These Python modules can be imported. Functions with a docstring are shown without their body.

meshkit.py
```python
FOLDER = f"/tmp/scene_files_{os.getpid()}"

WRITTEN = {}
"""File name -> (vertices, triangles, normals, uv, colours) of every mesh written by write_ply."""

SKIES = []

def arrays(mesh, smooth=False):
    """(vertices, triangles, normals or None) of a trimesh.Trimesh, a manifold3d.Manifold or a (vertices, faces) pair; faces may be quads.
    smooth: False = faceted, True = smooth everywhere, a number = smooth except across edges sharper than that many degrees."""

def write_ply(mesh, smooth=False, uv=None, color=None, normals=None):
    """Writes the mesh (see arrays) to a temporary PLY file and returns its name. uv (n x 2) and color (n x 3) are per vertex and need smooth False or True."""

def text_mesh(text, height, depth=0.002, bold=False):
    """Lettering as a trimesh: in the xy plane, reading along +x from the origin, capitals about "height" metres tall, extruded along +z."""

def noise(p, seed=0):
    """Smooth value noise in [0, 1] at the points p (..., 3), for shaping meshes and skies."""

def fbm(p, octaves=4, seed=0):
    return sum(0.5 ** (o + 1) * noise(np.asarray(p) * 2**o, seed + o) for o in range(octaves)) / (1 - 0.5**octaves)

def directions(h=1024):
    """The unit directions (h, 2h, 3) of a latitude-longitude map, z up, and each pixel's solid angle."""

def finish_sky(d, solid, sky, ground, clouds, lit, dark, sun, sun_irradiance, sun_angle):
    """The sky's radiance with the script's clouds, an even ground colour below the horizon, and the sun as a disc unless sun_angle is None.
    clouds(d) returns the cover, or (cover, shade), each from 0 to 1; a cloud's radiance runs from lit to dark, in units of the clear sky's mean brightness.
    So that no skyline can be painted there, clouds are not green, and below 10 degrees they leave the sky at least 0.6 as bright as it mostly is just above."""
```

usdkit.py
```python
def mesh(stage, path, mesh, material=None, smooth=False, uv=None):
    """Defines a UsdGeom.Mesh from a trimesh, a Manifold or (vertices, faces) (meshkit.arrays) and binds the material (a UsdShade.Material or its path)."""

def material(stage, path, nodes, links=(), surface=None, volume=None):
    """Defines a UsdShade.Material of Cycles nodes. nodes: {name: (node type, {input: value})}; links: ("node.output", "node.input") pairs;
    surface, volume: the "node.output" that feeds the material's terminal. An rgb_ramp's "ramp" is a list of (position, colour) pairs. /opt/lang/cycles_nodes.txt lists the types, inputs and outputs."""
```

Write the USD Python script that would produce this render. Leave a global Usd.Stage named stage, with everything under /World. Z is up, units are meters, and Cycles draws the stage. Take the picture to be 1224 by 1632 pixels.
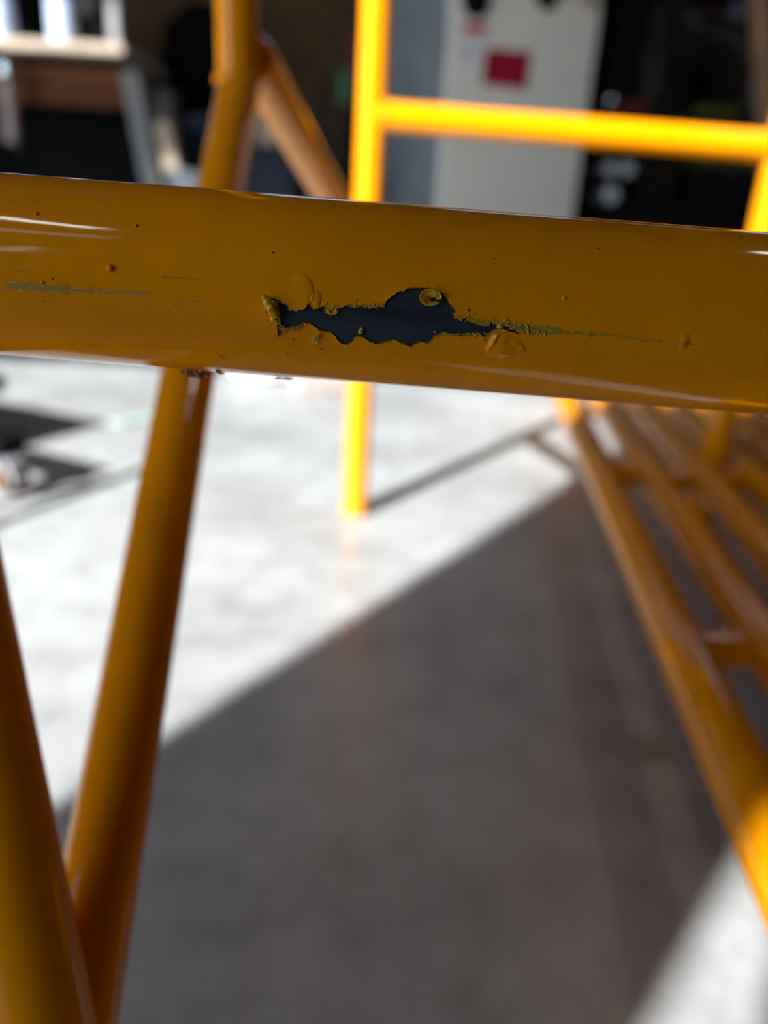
import math, random
import numpy as np, trimesh, shapely
from shapely.geometry import Polygon
from pxr import Usd, UsdGeom, UsdLux, UsdShade, Gf, Sdf, Vt
import usdkit, meshkit

rng = np.random.default_rng(7)
stage = Usd.Stage.CreateInMemory()
UsdGeom.SetStageUpAxis(stage, 'Z'); UsdGeom.SetStageMetersPerUnit(stage, 1.0)
UsdGeom.Xform.Define(stage, '/World')

# ------------------------------------------------------------------ camera
F_PX, PITCH, ROLL, CAM_H = 1201.0, math.radians(21.2), math.radians(3.3), 0.40
FWD = np.array([0, math.cos(PITCH), -math.sin(PITCH)])
_r0, _u0 = np.array([1.0, 0, 0]), np.array([0, math.sin(PITCH), math.cos(PITCH)])
RIGHT = math.cos(ROLL) * _r0 + math.sin(ROLL) * _u0
UP = math.cos(ROLL) * _u0 - math.sin(ROLL) * _r0
EYE = np.array([0, 0, CAM_H])
cam = UsdGeom.Camera.Define(stage, '/World/camera')
cam.CreateHorizontalApertureAttr(24.0); cam.CreateVerticalApertureAttr(32.0)
cam.CreateFocalLengthAttr(24.0 * F_PX / 1224)
cam.CreateFStopAttr(23.55 / 4.4); cam.CreateFocusDistanceAttr(0.156)
cam.CreateClippingRangeAttr((0.02, 1000.0))
cam.CreateExposureAttr(0.1)
cam.AddTransformOp().Set(Gf.Matrix4d(*RIGHT, 0, *UP, 0, *(-FWD), 0, *EYE, 1))

def ray(x, y): return FWD + (x - 612) / F_PX * RIGHT - (y - 816) / F_PX * UP
def at(x, y, Y):                      # a photograph measurement turned into a point of the room at depth Y
    d = ray(x, y); return EYE + Y / d[1] * d
def on_floor(x, y, h=0.0):
    d = ray(x, y); return EYE + (h - CAM_H) / d[2] * d

# ------------------------------------------------------------------ light
SUN_AZ, SUN_TAN = math.radians(33.5), 0.60
SUN_DIR = np.array([math.sin(SUN_AZ), math.cos(SUN_AZ), -SUN_TAN]); SUN_DIR /= np.linalg.norm(SUN_DIR)
sun = UsdLux.DistantLight.Define(stage, '/World/sun')
sun.CreateIntensityAttr(SUN_I := 38500.0); sun.CreateAngleAttr(0.6); sun.CreateColorAttr((1.0, 1.0, 1.0))
_z = -SUN_DIR; _x = np.cross([0, 0, 1.0], _z); _x /= np.linalg.norm(_x); _y = np.cross(_z, _x)
sun.AddTransformOp().Set(Gf.Matrix4d(*_x, 0, *_y, 0, *_z, 0, 0, 0, 5, 1))
SKY_S = 0.205
sky_mat = usdkit.material(stage, '/World/Looks/sky', {
    's': ('sky_texture', {'sky_type': 'multiple_scattering', 'sun_disc': False, 'sun_elevation': 0.54, 'sun_rotation': math.pi + SUN_AZ}),
    'h': ('hsv', {'saturation': .8}), 'b': ('background_shader', {'strength': SKY_S})}, [('s.color', 'h.color'), ('h.color', 'b.color')], surface='b.background')
dome = UsdLux.DomeLight.Define(stage, '/World/sky'); dome.CreateIntensityAttr(1.0)
UsdShade.MaterialBindingAPI.Apply(dome.GetPrim()).Bind(sky_mat)

# ------------------------------------------------------------------ helpers
used = {}
def path_of(name, parent):
    base = parent.GetPath().pathString if parent is not None else '/World'
    k = (base, name); n = used.get(k, 0); used[k] = n + 1
    return f'{base}/{name}' if n == 0 else f'{base}/{name}_{n:03d}'
def tag(p, label=None, cat=None, group=None, kind=None):
    for k, v in (('label', label), ('category', cat), ('group', group), ('kind', kind)):
        if v: p.SetCustomDataByKey(k, v)
    return p
def obj(name, mesh, mat, parent=None, smooth=30, label=None, cat=None, group=None, kind=None):
    m = usdkit.mesh(stage, path_of(name, parent), mesh, mat, smooth=smooth)
    return tag(m.GetPrim(), label, cat, group, kind)
def thing(name, label, cat, group=None):
    return tag(UsdGeom.Xform.Define(stage, path_of(name, None)).GetPrim(), label, cat, group)

def cat_(*ms): return trimesh.util.concatenate([m for m in ms])
def basis(d):
    d = np.asarray(d, float) / np.linalg.norm(d)
    a = np.cross(d, [0, 0, 1.0] if abs(d[2]) < .9 else [1.0, 0, 0]); a /= np.linalg.norm(a)
    return d, a, np.cross(d, a)
def lathe(p0, p1, profile, seg=40):
    """profile: (t along p0->p1 in metres, radius) rows; closed at the ends when the radius is 0."""
    p0, p1 = np.asarray(p0, float), np.asarray(p1, float)
    d, a, b = basis(p1 - p0); ang = np.linspace(0, 2 * np.pi, seg, endpoint=False)
    ring = np.cos(ang)[:, None] * a + np.sin(ang)[:, None] * b
    v = np.concatenate([p0 + t * d + r * ring for t, r in profile]); n = len(profile)
    i, j = np.meshgrid(np.arange(n - 1), np.arange(seg), indexing='ij'); k = (j + 1) % seg
    q = np.stack([i * seg + j, i * seg + k, (i + 1) * seg + k, (i + 1) * seg + j], -1).reshape(-1, 4)
    m = trimesh.Trimesh(v, np.vstack([q[:, [0, 1, 2]], q[:, [0, 2, 3]]]), process=True)
    m.update_faces(m.nondegenerate_faces()); m.fix_normals()
    return m
def tube(p0, p1, r, seg=40, cap=.004):
    L = np.linalg.norm(np.asarray(p1, float) - np.asarray(p0, float)); c = min(cap, r * .8)
    return lathe(p0, p1, [(0, 0), (0, r - c), (c * .3, r - c * .3), (c, r), (L - c, r), (L - c * .3, r - c * .3), (L, r - c), (L, 0)], seg)
def pipe(points, r, seg=14):
    p = np.asarray(points, float); t = np.gradient(p, axis=0); t /= np.linalg.norm(t, axis=1, keepdims=True)
    a = np.zeros_like(p); ref = basis(t[0])[1]
    for i in range(len(p)):
        ref = ref - (ref @ t[i]) * t[i]; ref /= np.linalg.norm(ref); a[i] = ref
    b = np.cross(t, a); ang = np.linspace(0, 2 * np.pi, seg, endpoint=False); r = np.broadcast_to(r, (len(p),))
    v = (p[:, None] + r[:, None, None] * (np.cos(ang)[None, :, None] * a[:, None] + np.sin(ang)[None, :, None] * b[:, None])).reshape(-1, 3)
    i, j = np.meshgrid(np.arange(len(p) - 1), np.arange(seg), indexing='ij'); k = (j + 1) % seg
    q = np.stack([i * seg + j, i * seg + k, (i + 1) * seg + k, (i + 1) * seg + j], -1).reshape(-1, 4)
    f = np.vstack([q[:, [0, 1, 2]], q[:, [0, 2, 3]]]); n = len(v); m_ = (len(p) - 1) * seg
    v = np.vstack([v, p[0], p[-1]])
    f = np.vstack([f, [[n, (s + 1) % seg, s] for s in range(seg)], [[n + 1, m_ + s, m_ + (s + 1) % seg] for s in range(seg)]])
    m = trimesh.Trimesh(v, f, process=False); m.fix_normals(); return m
def box(size, centre=(0, 0, 0), rz=0.0, bev=.004, tilt=None):
    s = np.asarray(size, float) / 2; bev = min(bev, s.min() * .45); pts = []
    for sx in (-1, 1):
        for sy in (-1, 1):
            for sz in (-1, 1):
                for k in range(3):
                    q = s.copy(); q[[i for i in range(3) if i != k]] -= bev
                    pts.append(q * (sx, sy, sz))
    m = trimesh.convex.convex_hull(np.array(pts))
    if tilt is not None: m.apply_transform(trimesh.transformations.rotation_matrix(*tilt))
    m.apply_transform(trimesh.transformations.rotation_matrix(rz, [0, 0, 1])); m.apply_translation(centre)
    return m
def span(lo, hi, bev=.004):
    lo, hi = np.minimum(lo, hi), np.maximum(lo, hi); return box(hi - lo, (lo + hi) / 2, 0, bev)
def beam(p0, p1, w, h, bev=.003, roll=0.0):
    """A rectangular bar from p0 to p1."""
    p0, p1 = np.asarray(p0, float), np.asarray(p1, float); d, a, b = basis(p1 - p0)
    m = box((np.linalg.norm(p1 - p0), w, h), (0, 0, 0), 0, bev)
    T = np.eye(4); ca, sa = math.cos(roll), math.sin(roll)
    T[:3, 0], T[:3, 1], T[:3, 2], T[:3, 3] = d, ca * a + sa * b, -sa * a + ca * b, (p0 + p1) / 2
    m.apply_transform(T); return m

# ------------------------------------------------------------------ materials
def plain(name, col, rough=.5, metal=0.0, var=0.0, scale=8.0, bump=0.0, bscale=60.0, coat=0.0, spec=.5, stretch=(1, 1, 1)):
    n = {'p': ('principled_bsdf', {'base_color': col, 'roughness': rough, 'metallic': metal, 'coat_weight': coat, 'specular_ior_level': spec})}
    l = []
    if var or bump:
        n['g'] = ('geometry', {}); n['m'] = ('mapping', {'scale': stretch}); l.append(('g.position', 'm.vector'))
    if var:
        n['n'] = ('noise_texture', {'scale': scale, 'detail': 5.0, 'roughness': .6})
        n['r'] = ('rgb_ramp', {'ramp': [(.3, tuple(c * (1 - var) for c in col)), (.7, tuple(min(1, c * (1 + var)) for c in col))]})
        l += [('m.vector', 'n.vector'), ('n.fac', 'r.fac'), ('r.color', 'p.base_color')]
    if bump:
        n['bn'] = ('noise_texture', {'scale': bscale, 'detail': 3.0}); n['b'] = ('bump', {'strength': bump, 'distance': .002})
        l += [('m.vector', 'bn.vector'), ('bn.fac', 'b.height'), ('b.normal', 'p.normal')]
    return usdkit.material(stage, '/World/Looks/' + name, n, l, surface='p.BSDF')

PAINT = (0.78, 0.272, 0.001)
def paint_mat(name, scuffs):
    n = {'g': ('geometry', {}), 'm': ('mapping', {'scale': (12, 90, 90)}), 'bn': ('noise_texture', {'scale': 1.0, 'detail': 3.0}),
         'b': ('bump', {'strength': .10, 'distance': .0015}), 'm2': ('mapping', {'scale': (60, 60, 60)}),
         'n2': ('noise_texture', {'scale': 1.0, 'detail': 4.0}),
         'r': ('rgb_ramp', {'ramp': [(.3, tuple(c * .93 for c in PAINT)), (.7, tuple(c * 1.04 for c in PAINT))]}),
         'p': ('principled_bsdf', {'roughness': .07, 'specular_ior_level': .32})}
    l = [('g.position', 'm.vector'), ('m.vector', 'bn.vector'), ('bn.fac', 'b.height'), ('b.normal', 'p.normal'),
         ('g.position', 'm2.vector'), ('m2.vector', 'n2.vector'), ('n2.fac', 'r.fac')]
    if scuffs:
        n['a'] = ('attribute', {'attribute': 'scuff'}); n['sm'] = ('mapping', {'scale': (900, 2600, 2600)})
        n['sn'] = ('noise_texture', {'scale': 1.0, 'detail': 4.0, 'roughness': .7})
        n['ad'] = ('math', {'math_type': 'add'}); n['th'] = ('map_range', {'from_min': .90, 'from_max': 1.18, 'clamp': True})
        n['mx'] = ('mix', {'color2': (.42, .32, .02)}); n['rg'] = ('math', {'math_type': 'multiply_add', 'value2': .5, 'value3': .07})
        n['sb'] = ('bump', {'distance': .00035}); n['hm'] = ('math', {'math_type': 'multiply'})
        l += [('g.position', 'sm.vector'), ('sm.vector', 'sn.vector'), ('a.fac', 'ad.value1'), ('sn.fac', 'ad.value2'), ('ad.value', 'th.value'),
              ('th.result', 'mx.fac'), ('r.color', 'mx.color1'), ('mx.color', 'p.base_color'), ('th.result', 'rg.value1'), ('rg.value', 'p.roughness'),
              ('sn.fac', 'hm.value1'), ('th.result', 'hm.value2'), ('hm.value', 'sb.height'), ('b.normal', 'sb.normal'), ('sb.normal', 'p.normal')]
        l = [x for x in l if x != ('b.normal', 'p.normal')]
    else:
        l.append(('r.color', 'p.base_color'))
    return usdkit.material(stage, '/World/Looks/' + name, n, l, surface='p.BSDF')
M = {}
M['paint'] = paint_mat('yellow_paint', False)
M['rail_paint'] = paint_mat('scuffed_yellow_paint', True)
M['flake'] = plain('flake_paint', (.66, .34, .008), .3, var=.25, scale=500)
M['crumb'] = plain('crumb_paint', (.42, .29, .025), .6, var=.5, scale=700)
M['rust_crumb'] = plain('brown_crumb', (.34, .14, .015), .55, var=.5, scale=500)
M['speck'] = plain('speck', (.05, .03, .01), .5)
M['steel'] = plain('bare_steel', (.028, .036, .055), .42, metal=.3, var=.5, scale=120, bump=.35, bscale=260, stretch=(.35, 1.6, 1.6))
# floor: worn concrete
M['concrete'] = usdkit.material(stage, '/World/Looks/concrete', {
    'g': ('geometry', {}), 'n1': ('noise_texture', {'scale': 3.2, 'detail': 6.0, 'roughness': .62}), 'n2': ('noise_texture', {'scale': 22.0, 'detail': 5.0, 'roughness': .6}),
    'r1': ('rgb_ramp', {'ramp': [(.28, (.262, .270, .263)), (.5, (.385, .397, .393)), (.72, (.475, .492, .497))]}),
    'r2': ('rgb_ramp', {'ramp': [(.25, (.68, .67, .66)), (.55, (1, 1, 1)), (.8, (1, 1, 1))]}),
    'mx': ('mix', {'mix_type': 'multiply', 'fac': .75}), 'rr': ('map_range', {'from_min': .3, 'from_max': .7, 'to_min': .26, 'to_max': .5}),
    'b': ('bump', {'strength': .25, 'distance': .002}), 'p': ('principled_bsdf', {})},
    [('g.position', 'n1.vector'), ('g.position', 'n2.vector'), ('n1.fac', 'r1.fac'), ('n2.fac', 'r2.fac'), ('r1.color', 'mx.color1'), ('r2.color', 'mx.color2'),
     ('mx.color', 'p.base_color'), ('n1.fac', 'rr.value'), ('rr.result', 'p.roughness'), ('n2.fac', 'b.height'), ('b.normal', 'p.normal')], surface='p.BSDF')
M['osb'] = plain('brown_board', (.085, .05, .026), .85, spec=.1, var=.35, scale=14)
M['ceil'] = plain('ceiling_board', (.13, .13, .125), .8, var=.15, scale=4)
M['dark_wall'] = plain('dark_wall', (.04, .031, .025), .85, var=.3, scale=6, spec=.1)
M['fridge'] = plain('fridge_front', (.82, .815, .77), .45, var=.04, scale=5)
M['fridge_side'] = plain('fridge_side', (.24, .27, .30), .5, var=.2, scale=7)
M['red'] = plain('crimson', (.34, .003, .035), .6, var=.25, scale=40)
M['white'] = plain('white_paper', (.75, .76, .82), .6)
M['red_print'] = plain('red_print', (.62, .07, .04), .6)
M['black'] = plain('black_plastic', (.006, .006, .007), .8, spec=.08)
M['charcoal'] = plain('charcoal', (.02, .021, .024), .6, var=.2, spec=.2)
M['navy'] = plain('navy_plastic', (.018, .023, .042), .6, spec=.2)
M['beige'] = plain('pale_wood', (.46, .36, .27), .65, var=.15, scale=12, stretch=(1, 1, .15))
M['brown'] = plain('brown_wood', (.13, .045, .016), .7, var=.3, scale=10, spec=.15, stretch=(.2, 1, 1))
M['tan'] = plain('tan_wood', (.30, .17, .10), .6, var=.2, scale=10)
M['steel_grey'] = plain('grey_metal', (.19, .19, .19), .6, metal=.0, var=.1)
M['zinc'] = plain('zinc', (.62, .64, .68), .25, metal=.9)
M['pvc'] = plain('white_plastic', (.42, .50, .66), .35)
M['blue_cap'] = plain('blue_plastic', (.18, .33, .75), .4)
M['pinkish'] = plain('pink_grey_plastic', (.42, .33, .31), .6)
M['green'] = plain('green_plastic', (.02,.075,.02), .45)
M['lime'] = plain('lime_plastic', (.05, .058, .004), .45)
M['dark_red'] = plain('dark_red', (.12, .006, .008), .5)
M['blue_cloth'] = plain('blue_cloth', (.05, .065, .095), .9, var=.3)
M['wheel'] = plain('amber_wheel', (.12, .06, .035), .35, var=.15, scale=30)
M['aqua'] = plain('aqua_reflection', (.40, .48, .46), .4)
M['galv'] = plain('bright_stud', (.38, .40, .44), .35)
M['lamp'] = usdkit.material(stage, '/World/Looks/lamp', {'e': ('emission', {'color': (1, .97, .92), 'strength': 19.0})}, [], surface='e.emission')

# ------------------------------------------------------------------ the room
FLOOR = span((-7, -9, -.12), (5, 3.6, 0), 0)
obj('floor', FLOOR, M['concrete'], None, False, kind='structure', label='worn grey concrete garage floor running out under the doors')
YB, YF, ZC, XL, XR = 3.5, -1.4, 4.1, -4.9, 2.6
obj('ceiling', span((XL - .1, YF - .1, ZC), (XR + .1, YB + .1, ZC + .1), 0), M['ceil'], None, False, kind='structure', label='board ceiling of the garage')
def wall_xz(y0, holes, x0=XL, x1=XR):
    g = shapely.box(x0, 0, x1, ZC)
    for h in holes: g = g.difference(shapely.box(h[0], h[2], h[1], h[3]))
    m = trimesh.creation.extrude_polygon(g, .1, engine='earcut')
    m.vertices = m.vertices[:, [0, 2, 1]]; m.vertices[:, 1] += y0; m.fix_normals(); return m
# back wall with a small window above the view
obj('wall_back', wall_xz(YB, [(-.62, -.02, 1.36, 1.9), (.25, 2.3, 1.6, 2.2)]), M['osb'], None, False, kind='structure', label='brown board back wall of the garage')
obj('wall_left', span((XL - .1, YF - .1, 0), (XL, YB + .1, ZC), 0), M['dark_wall'], None, False, kind='structure', label='dark left wall of the garage')
g_ = trimesh.creation.extrude_polygon(shapely.box(YF - .1, 0, YB + .1, ZC), .1, engine='earcut'); g_.vertices = g_.vertices[:, [2, 0, 1]] + [XR, 0, 0]; g_.fix_normals()
obj('wall_right', g_, M['dark_wall'], None, False, kind='structure', label='dark right wall of the garage')
# front wall behind the camera: wide open door, solid boards; pier, hatch and high slots added to shape the sunlight
obj('wall_front', wall_xz(YF - .1, [(-4.6, -1.428, -.01, 2.52), (-1.43, -.93, 2.12, 2.52), (-1.10, -.895, 1.08, 1.43), (-4.35, -3.3, 3.70, 4.0), (-3.45, -3.33, 3.0, 3.48), (.66, .88, 2.12, 2.19)]), M['dark_wall'],
    None, False, kind='structure', label='dark front wall of the garage around openings shaped for the sunlight')
# unseen board, added so its slanting edge shapes the floor shadow
obj('shade_board', beam((-1.510, YF - .16, .09), (-1.510 + .21 * 1.75, YF - .16, 1.82), .045, .34, .003), M['tan'], None, False, label='unseen added board shading the yellow frame from behind', cat='board')

# unseen ceiling lamps, added so their reflections make the streaks on the rail
def batten(p0, p1, label):
    p0, p1 = np.array(p0, float), np.array(p1, float)
    t = thing('added_batten_lamp', label, 'lamp', 'added batten lamps under the ceiling')
    up = np.array([0, 0, .035]); d = (p1 - p0) / np.linalg.norm(p1 - p0)
    obj('housing', beam(p0 + up * 1.2, p1 + up * 1.2, .12, .05), M['white'], t, 30)
    obj('lamp_tube', beam(p0 + d * .04, p1 - d * .04, .14, .03, .012), M['lamp'], t, 30)
    for q in (p0 + d * .2, p1 - d * .2): obj('hanger_rod', tube(q + up, (q[0], q[1], ZC), .006, 10), M['steel_grey'], t, 30)
    for q in (p0 + d * .03, p1 - d * .03): obj('end_cap', tube(q - d * .02, q + d * .02, .022, 20), M['white'], t, 30)
batten((-1.47, -.74, 2.735), (-1.03, -1.16, 2.735), 'added unseen batten lamp under the ceiling left of the frame')
batten((1.17, .63, 2.735), (1.55, 1.03, 2.735), 'added unseen batten lamp under the ceiling right of the frame')

# ------------------------------------------------------------------ the yellow tubular frame
frame = thing('tubular_frame', 'yellow painted tubular steel frame with chipped front rail, standing on concrete', 'frame')
R, PX = .020, .000134
RA = np.array([-0.00286066, 0.17969941, 0.38351338]); RX = np.array([0.99980273, -0.00718256, -0.01851774])
E1 = np.array([0, -1.0, 0]); E1 -= (E1 @ RX) * RX; E1 /= np.linalg.norm(E1); E2 = np.cross(E1, RX); E2 *= np.sign(E2[2])
def ab(x, y):
    """A point of the photographed rail: (along the rail, around it), both in metres on its surface."""
    d = ray(x, y); d /= np.linalg.norm(d); o = EYE - RA
    dp = d - (d @ RX) * RX; op = o - (o @ RX) * RX
    a, b, c = dp @ dp, 2 * dp @ op, op @ op - R * R
    t = (-b - math.sqrt(max(b * b - 4 * a * c, 0))) / (2 * a); p = o + t * d
    s = p @ RX; n = p - s * RX
    return np.array([s, math.atan2(n @ E2, n @ E1) * R])
def skin(s, b, h=0.0):
    s, b, h = np.broadcast_arrays(*(np.asarray(v, float) for v in (s, b, h)))
    th = b / R
    return RA + s[..., None] * RX + (R + h)[..., None] * (np.cos(th)[..., None] * E1 + np.sin(th)[..., None] * E2)

HOLE_PX = [(424, 484), (429.4, 472.4), (438, 477), (447, 481), (457, 486), (461, 493), (468.6, 495), (478, 494), (486, 492), (491, 485), (500, 493), (509, 490), (517.6, 488), (516.7, 499), (527.5, 502.4),
    (537, 500), (537, 492), (551, 488), (555, 486), (566.7, 490), (574.5, 487), (586, 491), (598, 492), (604, 489), (612.7, 490), (613.8, 482.5), (617, 478), (625.5, 472), (632, 467), (639, 464.4),
    (642.5, 465.5), (650, 460), (660, 459), (670, 459.5), (682, 459.6), (693.5, 461), (704, 466.6), (712.6, 478), (719, 488), (725.3, 496), (722, 501.6), (725.3, 507), (732.8, 510), (741.3, 506),
    (746.6, 513), (761.5, 517.5), (772, 518.6), (778, 520), (782.7, 513.3), (788, 515), (794, 519.7), (804, 519.7), (816.7, 523), (827, 532.4), (812, 528), (797.6, 522.5), (787, 526), (776, 531),
    (773, 537.7), (763.6, 531), (748.7, 531), (736, 534.5), (723, 532.4), (714.7, 531), (702, 530), (691, 536.7), (685, 545), (678.6, 547), (670, 545), (657, 551.5), (642.5, 549), (634, 543), (626.5, 541),
    (615.7, 544), (606, 548), (596, 548), (588, 543), (578.4, 537), (572.5, 535), (564.7, 538), (560.8, 545), (553, 549), (543, 547), (535.3, 538), (527.5, 531), (517.6, 528), (510, 527), (502, 520),
    (496, 516.5), (484.3, 514), (478.4, 517.5), (472.5, 520), (459, 521), (447, 516.5), (442, 508.6), (432, 504), (425, 495)]
def rough_ring(pts, step=1.1, amp=1.35, seed=3):
    ring = shapely.segmentize(Polygon(pts).exterior, step); q = np.array(ring.coords)[:-1]
    q3 = np.c_[q * .32, np.zeros(len(q))]; q4 = np.c_[q * .9, np.ones(len(q))]
    dx = np.stack([meshkit.noise(q3, seed) - .5 + .6 * (meshkit.noise(q4, seed + 5) - .5), meshkit.noise(q3, seed + 1) - .5 + .6 * (meshkit.noise(q4, seed + 6) - .5)], 1)
    return q + dx * 2 * amp
hole = Polygon([ab(*q) / PX for q in rough_ring(HOLE_PX)]).buffer(0)
if hole.geom_type != 'Polygon': hole = max(hole.geoms, key=lambda g: g.area)

def rail_shell():
    s0, s1 = ab(405, 500)[0], ab(900, 500)[0]
    S = np.concatenate([np.linspace(-.20, -.095, 12)[:-1], np.arange(-.095, s0, 3 * PX), np.arange(s0, s1, .85 * PX), np.arange(s1, .095, 3 * PX), np.linspace(.095, .34, 24)])
    bt, bb = ab(640, 432)[1], ab(640, 585)[1]
    lo = np.arange(bb, bt, .85 * PX)
    B = np.concatenate([lo, np.linspace(bt, bb + 2 * np.pi * R, 90)[:-1]])
    ss, bw = np.meshgrid(S, B, indexing='ij'); nb = len(B)
    bs = np.where(bw > np.pi * R, bw - 2 * np.pi * R, bw)
    s, b = ss.ravel().copy(), bs.ravel().copy()
    near = (s > s0) & (s < s1) & (b < bt) & (b > bb - 1e-9)
    pts = shapely.points(s / PX, b / PX); idx = np.flatnonzero(near)
    inside = np.zeros(len(s), bool); inside[idx] = shapely.contains(hole, pts[idx])
    dist = np.full(len(s), 99.0); dist[idx] = shapely.distance(hole.exterior, pts[idx])
    i, j = np.meshgrid(np.arange(len(S) - 1), np.arange(nb), indexing='ij'); k = (j + 1) % nb
    q = np.stack([i * nb + j, i * nb + k, (i + 1) * nb + k, (i + 1) * nb + j], -1).reshape(-1, 4)
    cnt = inside[q].sum(1); q = q[cnt < 4]
    snap = np.unique(q[inside[q]])
    ln = hole.exterior; proj = shapely.line_interpolate_point(ln, shapely.line_locate_point(ln, pts[snap]))
    s[snap], b[snap] = shapely.get_x(proj) * PX, shapely.get_y(proj) * PX; dist[snap] = 0
    # relief of the paint skin, in photograph pixels
    P3 = np.c_[s / PX, b / PX, np.zeros(len(s))]
    h = 1.6 * np.exp(-dist / 5.0) * meshkit.noise(P3 * .11, 11) + .5 * np.exp(-dist / 9.0) * (meshkit.noise(P3 * .35, 12) - .3)
    def local(x, y, ang=0.0):
        c = ab(x, y) / PX; u, v = s / PX - c[0], b / PX - c[1]; ca, sa = math.cos(ang), math.sin(ang)
        return ca * u + sa * v, -sa * u + ca * v
    u, v = local(481, 466, math.radians(8)); rr = np.hypot(u / 19, (v - 2) / 27)                   # the lifted blister
    h += 3.6 * np.clip(1 - rr ** 2, 0, 1) ** .6 * np.clip((u + 24) / 40, 0, 1) * (dist > 0)
    u, v = local(504, 476, 0); rr = np.hypot(u / 8, v / 12); h += 2.2 * np.clip(1 - rr ** 2, 0, 1) ** .6
    u, v = local(803, 552, math.radians(20)); rr = np.hypot(u / 30, v / 21); h += 1.0 * np.clip(1 - rr ** 2, 0, 1) ** .5
    u, v = local(1090, 546, 0); h += 2.6 * np.exp(-(u / 5) ** 2 - (v / 9) ** 2) - 1.2 * np.exp(-((u - 9) / 5) ** 2 - (v / 9) ** 2)
    scuff = np.zeros(len(s))
    for x0, y0, x1, y1, w, a in ((15, 455, 110, 462, 11, .62), (80, 461, 235, 468, 8, .52), (265, 441, 310, 444, 3, .5), (275, 486, 310, 481, 5, .5), (735, 508, 800, 518, 6, .62), (815, 522, 885, 528, 9, .72),
                               (880, 528, 965, 534, 5, .56), (960, 534, 1050, 544, 5, .47), (1080, 546, 1100, 548, 8, .45), (515, 492, 615, 486, 5, .62), (690, 533, 775, 534, 4, .55), (15, 432, 45, 433, 3, .5)):
        c0, c1 = ab(x0, y0) / PX, ab(x1, y1) / PX; d = c1 - c0; L = np.hypot(*d); d /= L
        u, v = (s / PX - c0[0]) * d[0] + (b / PX - c0[1]) * d[1], -(s / PX - c0[0]) * d[1] + (b / PX - c0[1]) * d[0]
        over = np.maximum(np.maximum(-u, u - L), 0)
        scuff = np.maximum(scuff, a * np.exp(-(v / w) ** 2 - (over / 14) ** 2))
    scuff = np.maximum(scuff, .56 * np.exp(-(dist / 1.7) ** 2))
    h += 2.0 * np.clip(scuff - .3, 0, 1) * (meshkit.noise(P3 * .4, 31) - .5)
    # the lip of the broken paint, down to the steel
    e = np.sort(np.vstack([q[:, [0, 1]], q[:, [1, 2]], q[:, [2, 3]], q[:, [3, 0]]]), 1)
    un, c = np.unique(e, axis=0, return_counts=True); rim = un[(c == 1)]; rim = rim[(dist[rim] < 3).all(1)]
    rv = np.unique(rim); new = {a_: len(s) + n_ for n_, a_ in enumerate(rv)}
    V = np.vstack([skin(s, b, h * PX), skin(s[rv], b[rv], np.full(len(rv), -2.6 * PX))])
    lip = np.array([[x, y, new[y], new[x]] for x, y in rim])
    F = np.vstack([q[:, [0, 1, 2]], q[:, [0, 2, 3]], lip[:, [0, 1, 2]], lip[:, [0, 2, 3]]])
    return V, F, np.concatenate([scuff, scuff[rv]])
V, Fc, scuff = rail_shell()
tm = trimesh.Trimesh(V, Fc, process=False)
c_ = V[Fc].mean(1); c_ = c_ - RA; rad = c_ - (c_ @ RX)[:, None] * RX
flip = (tm.face_normals * rad).sum(1) < 0; Fc[flip] = Fc[flip][:, ::-1]
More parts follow.
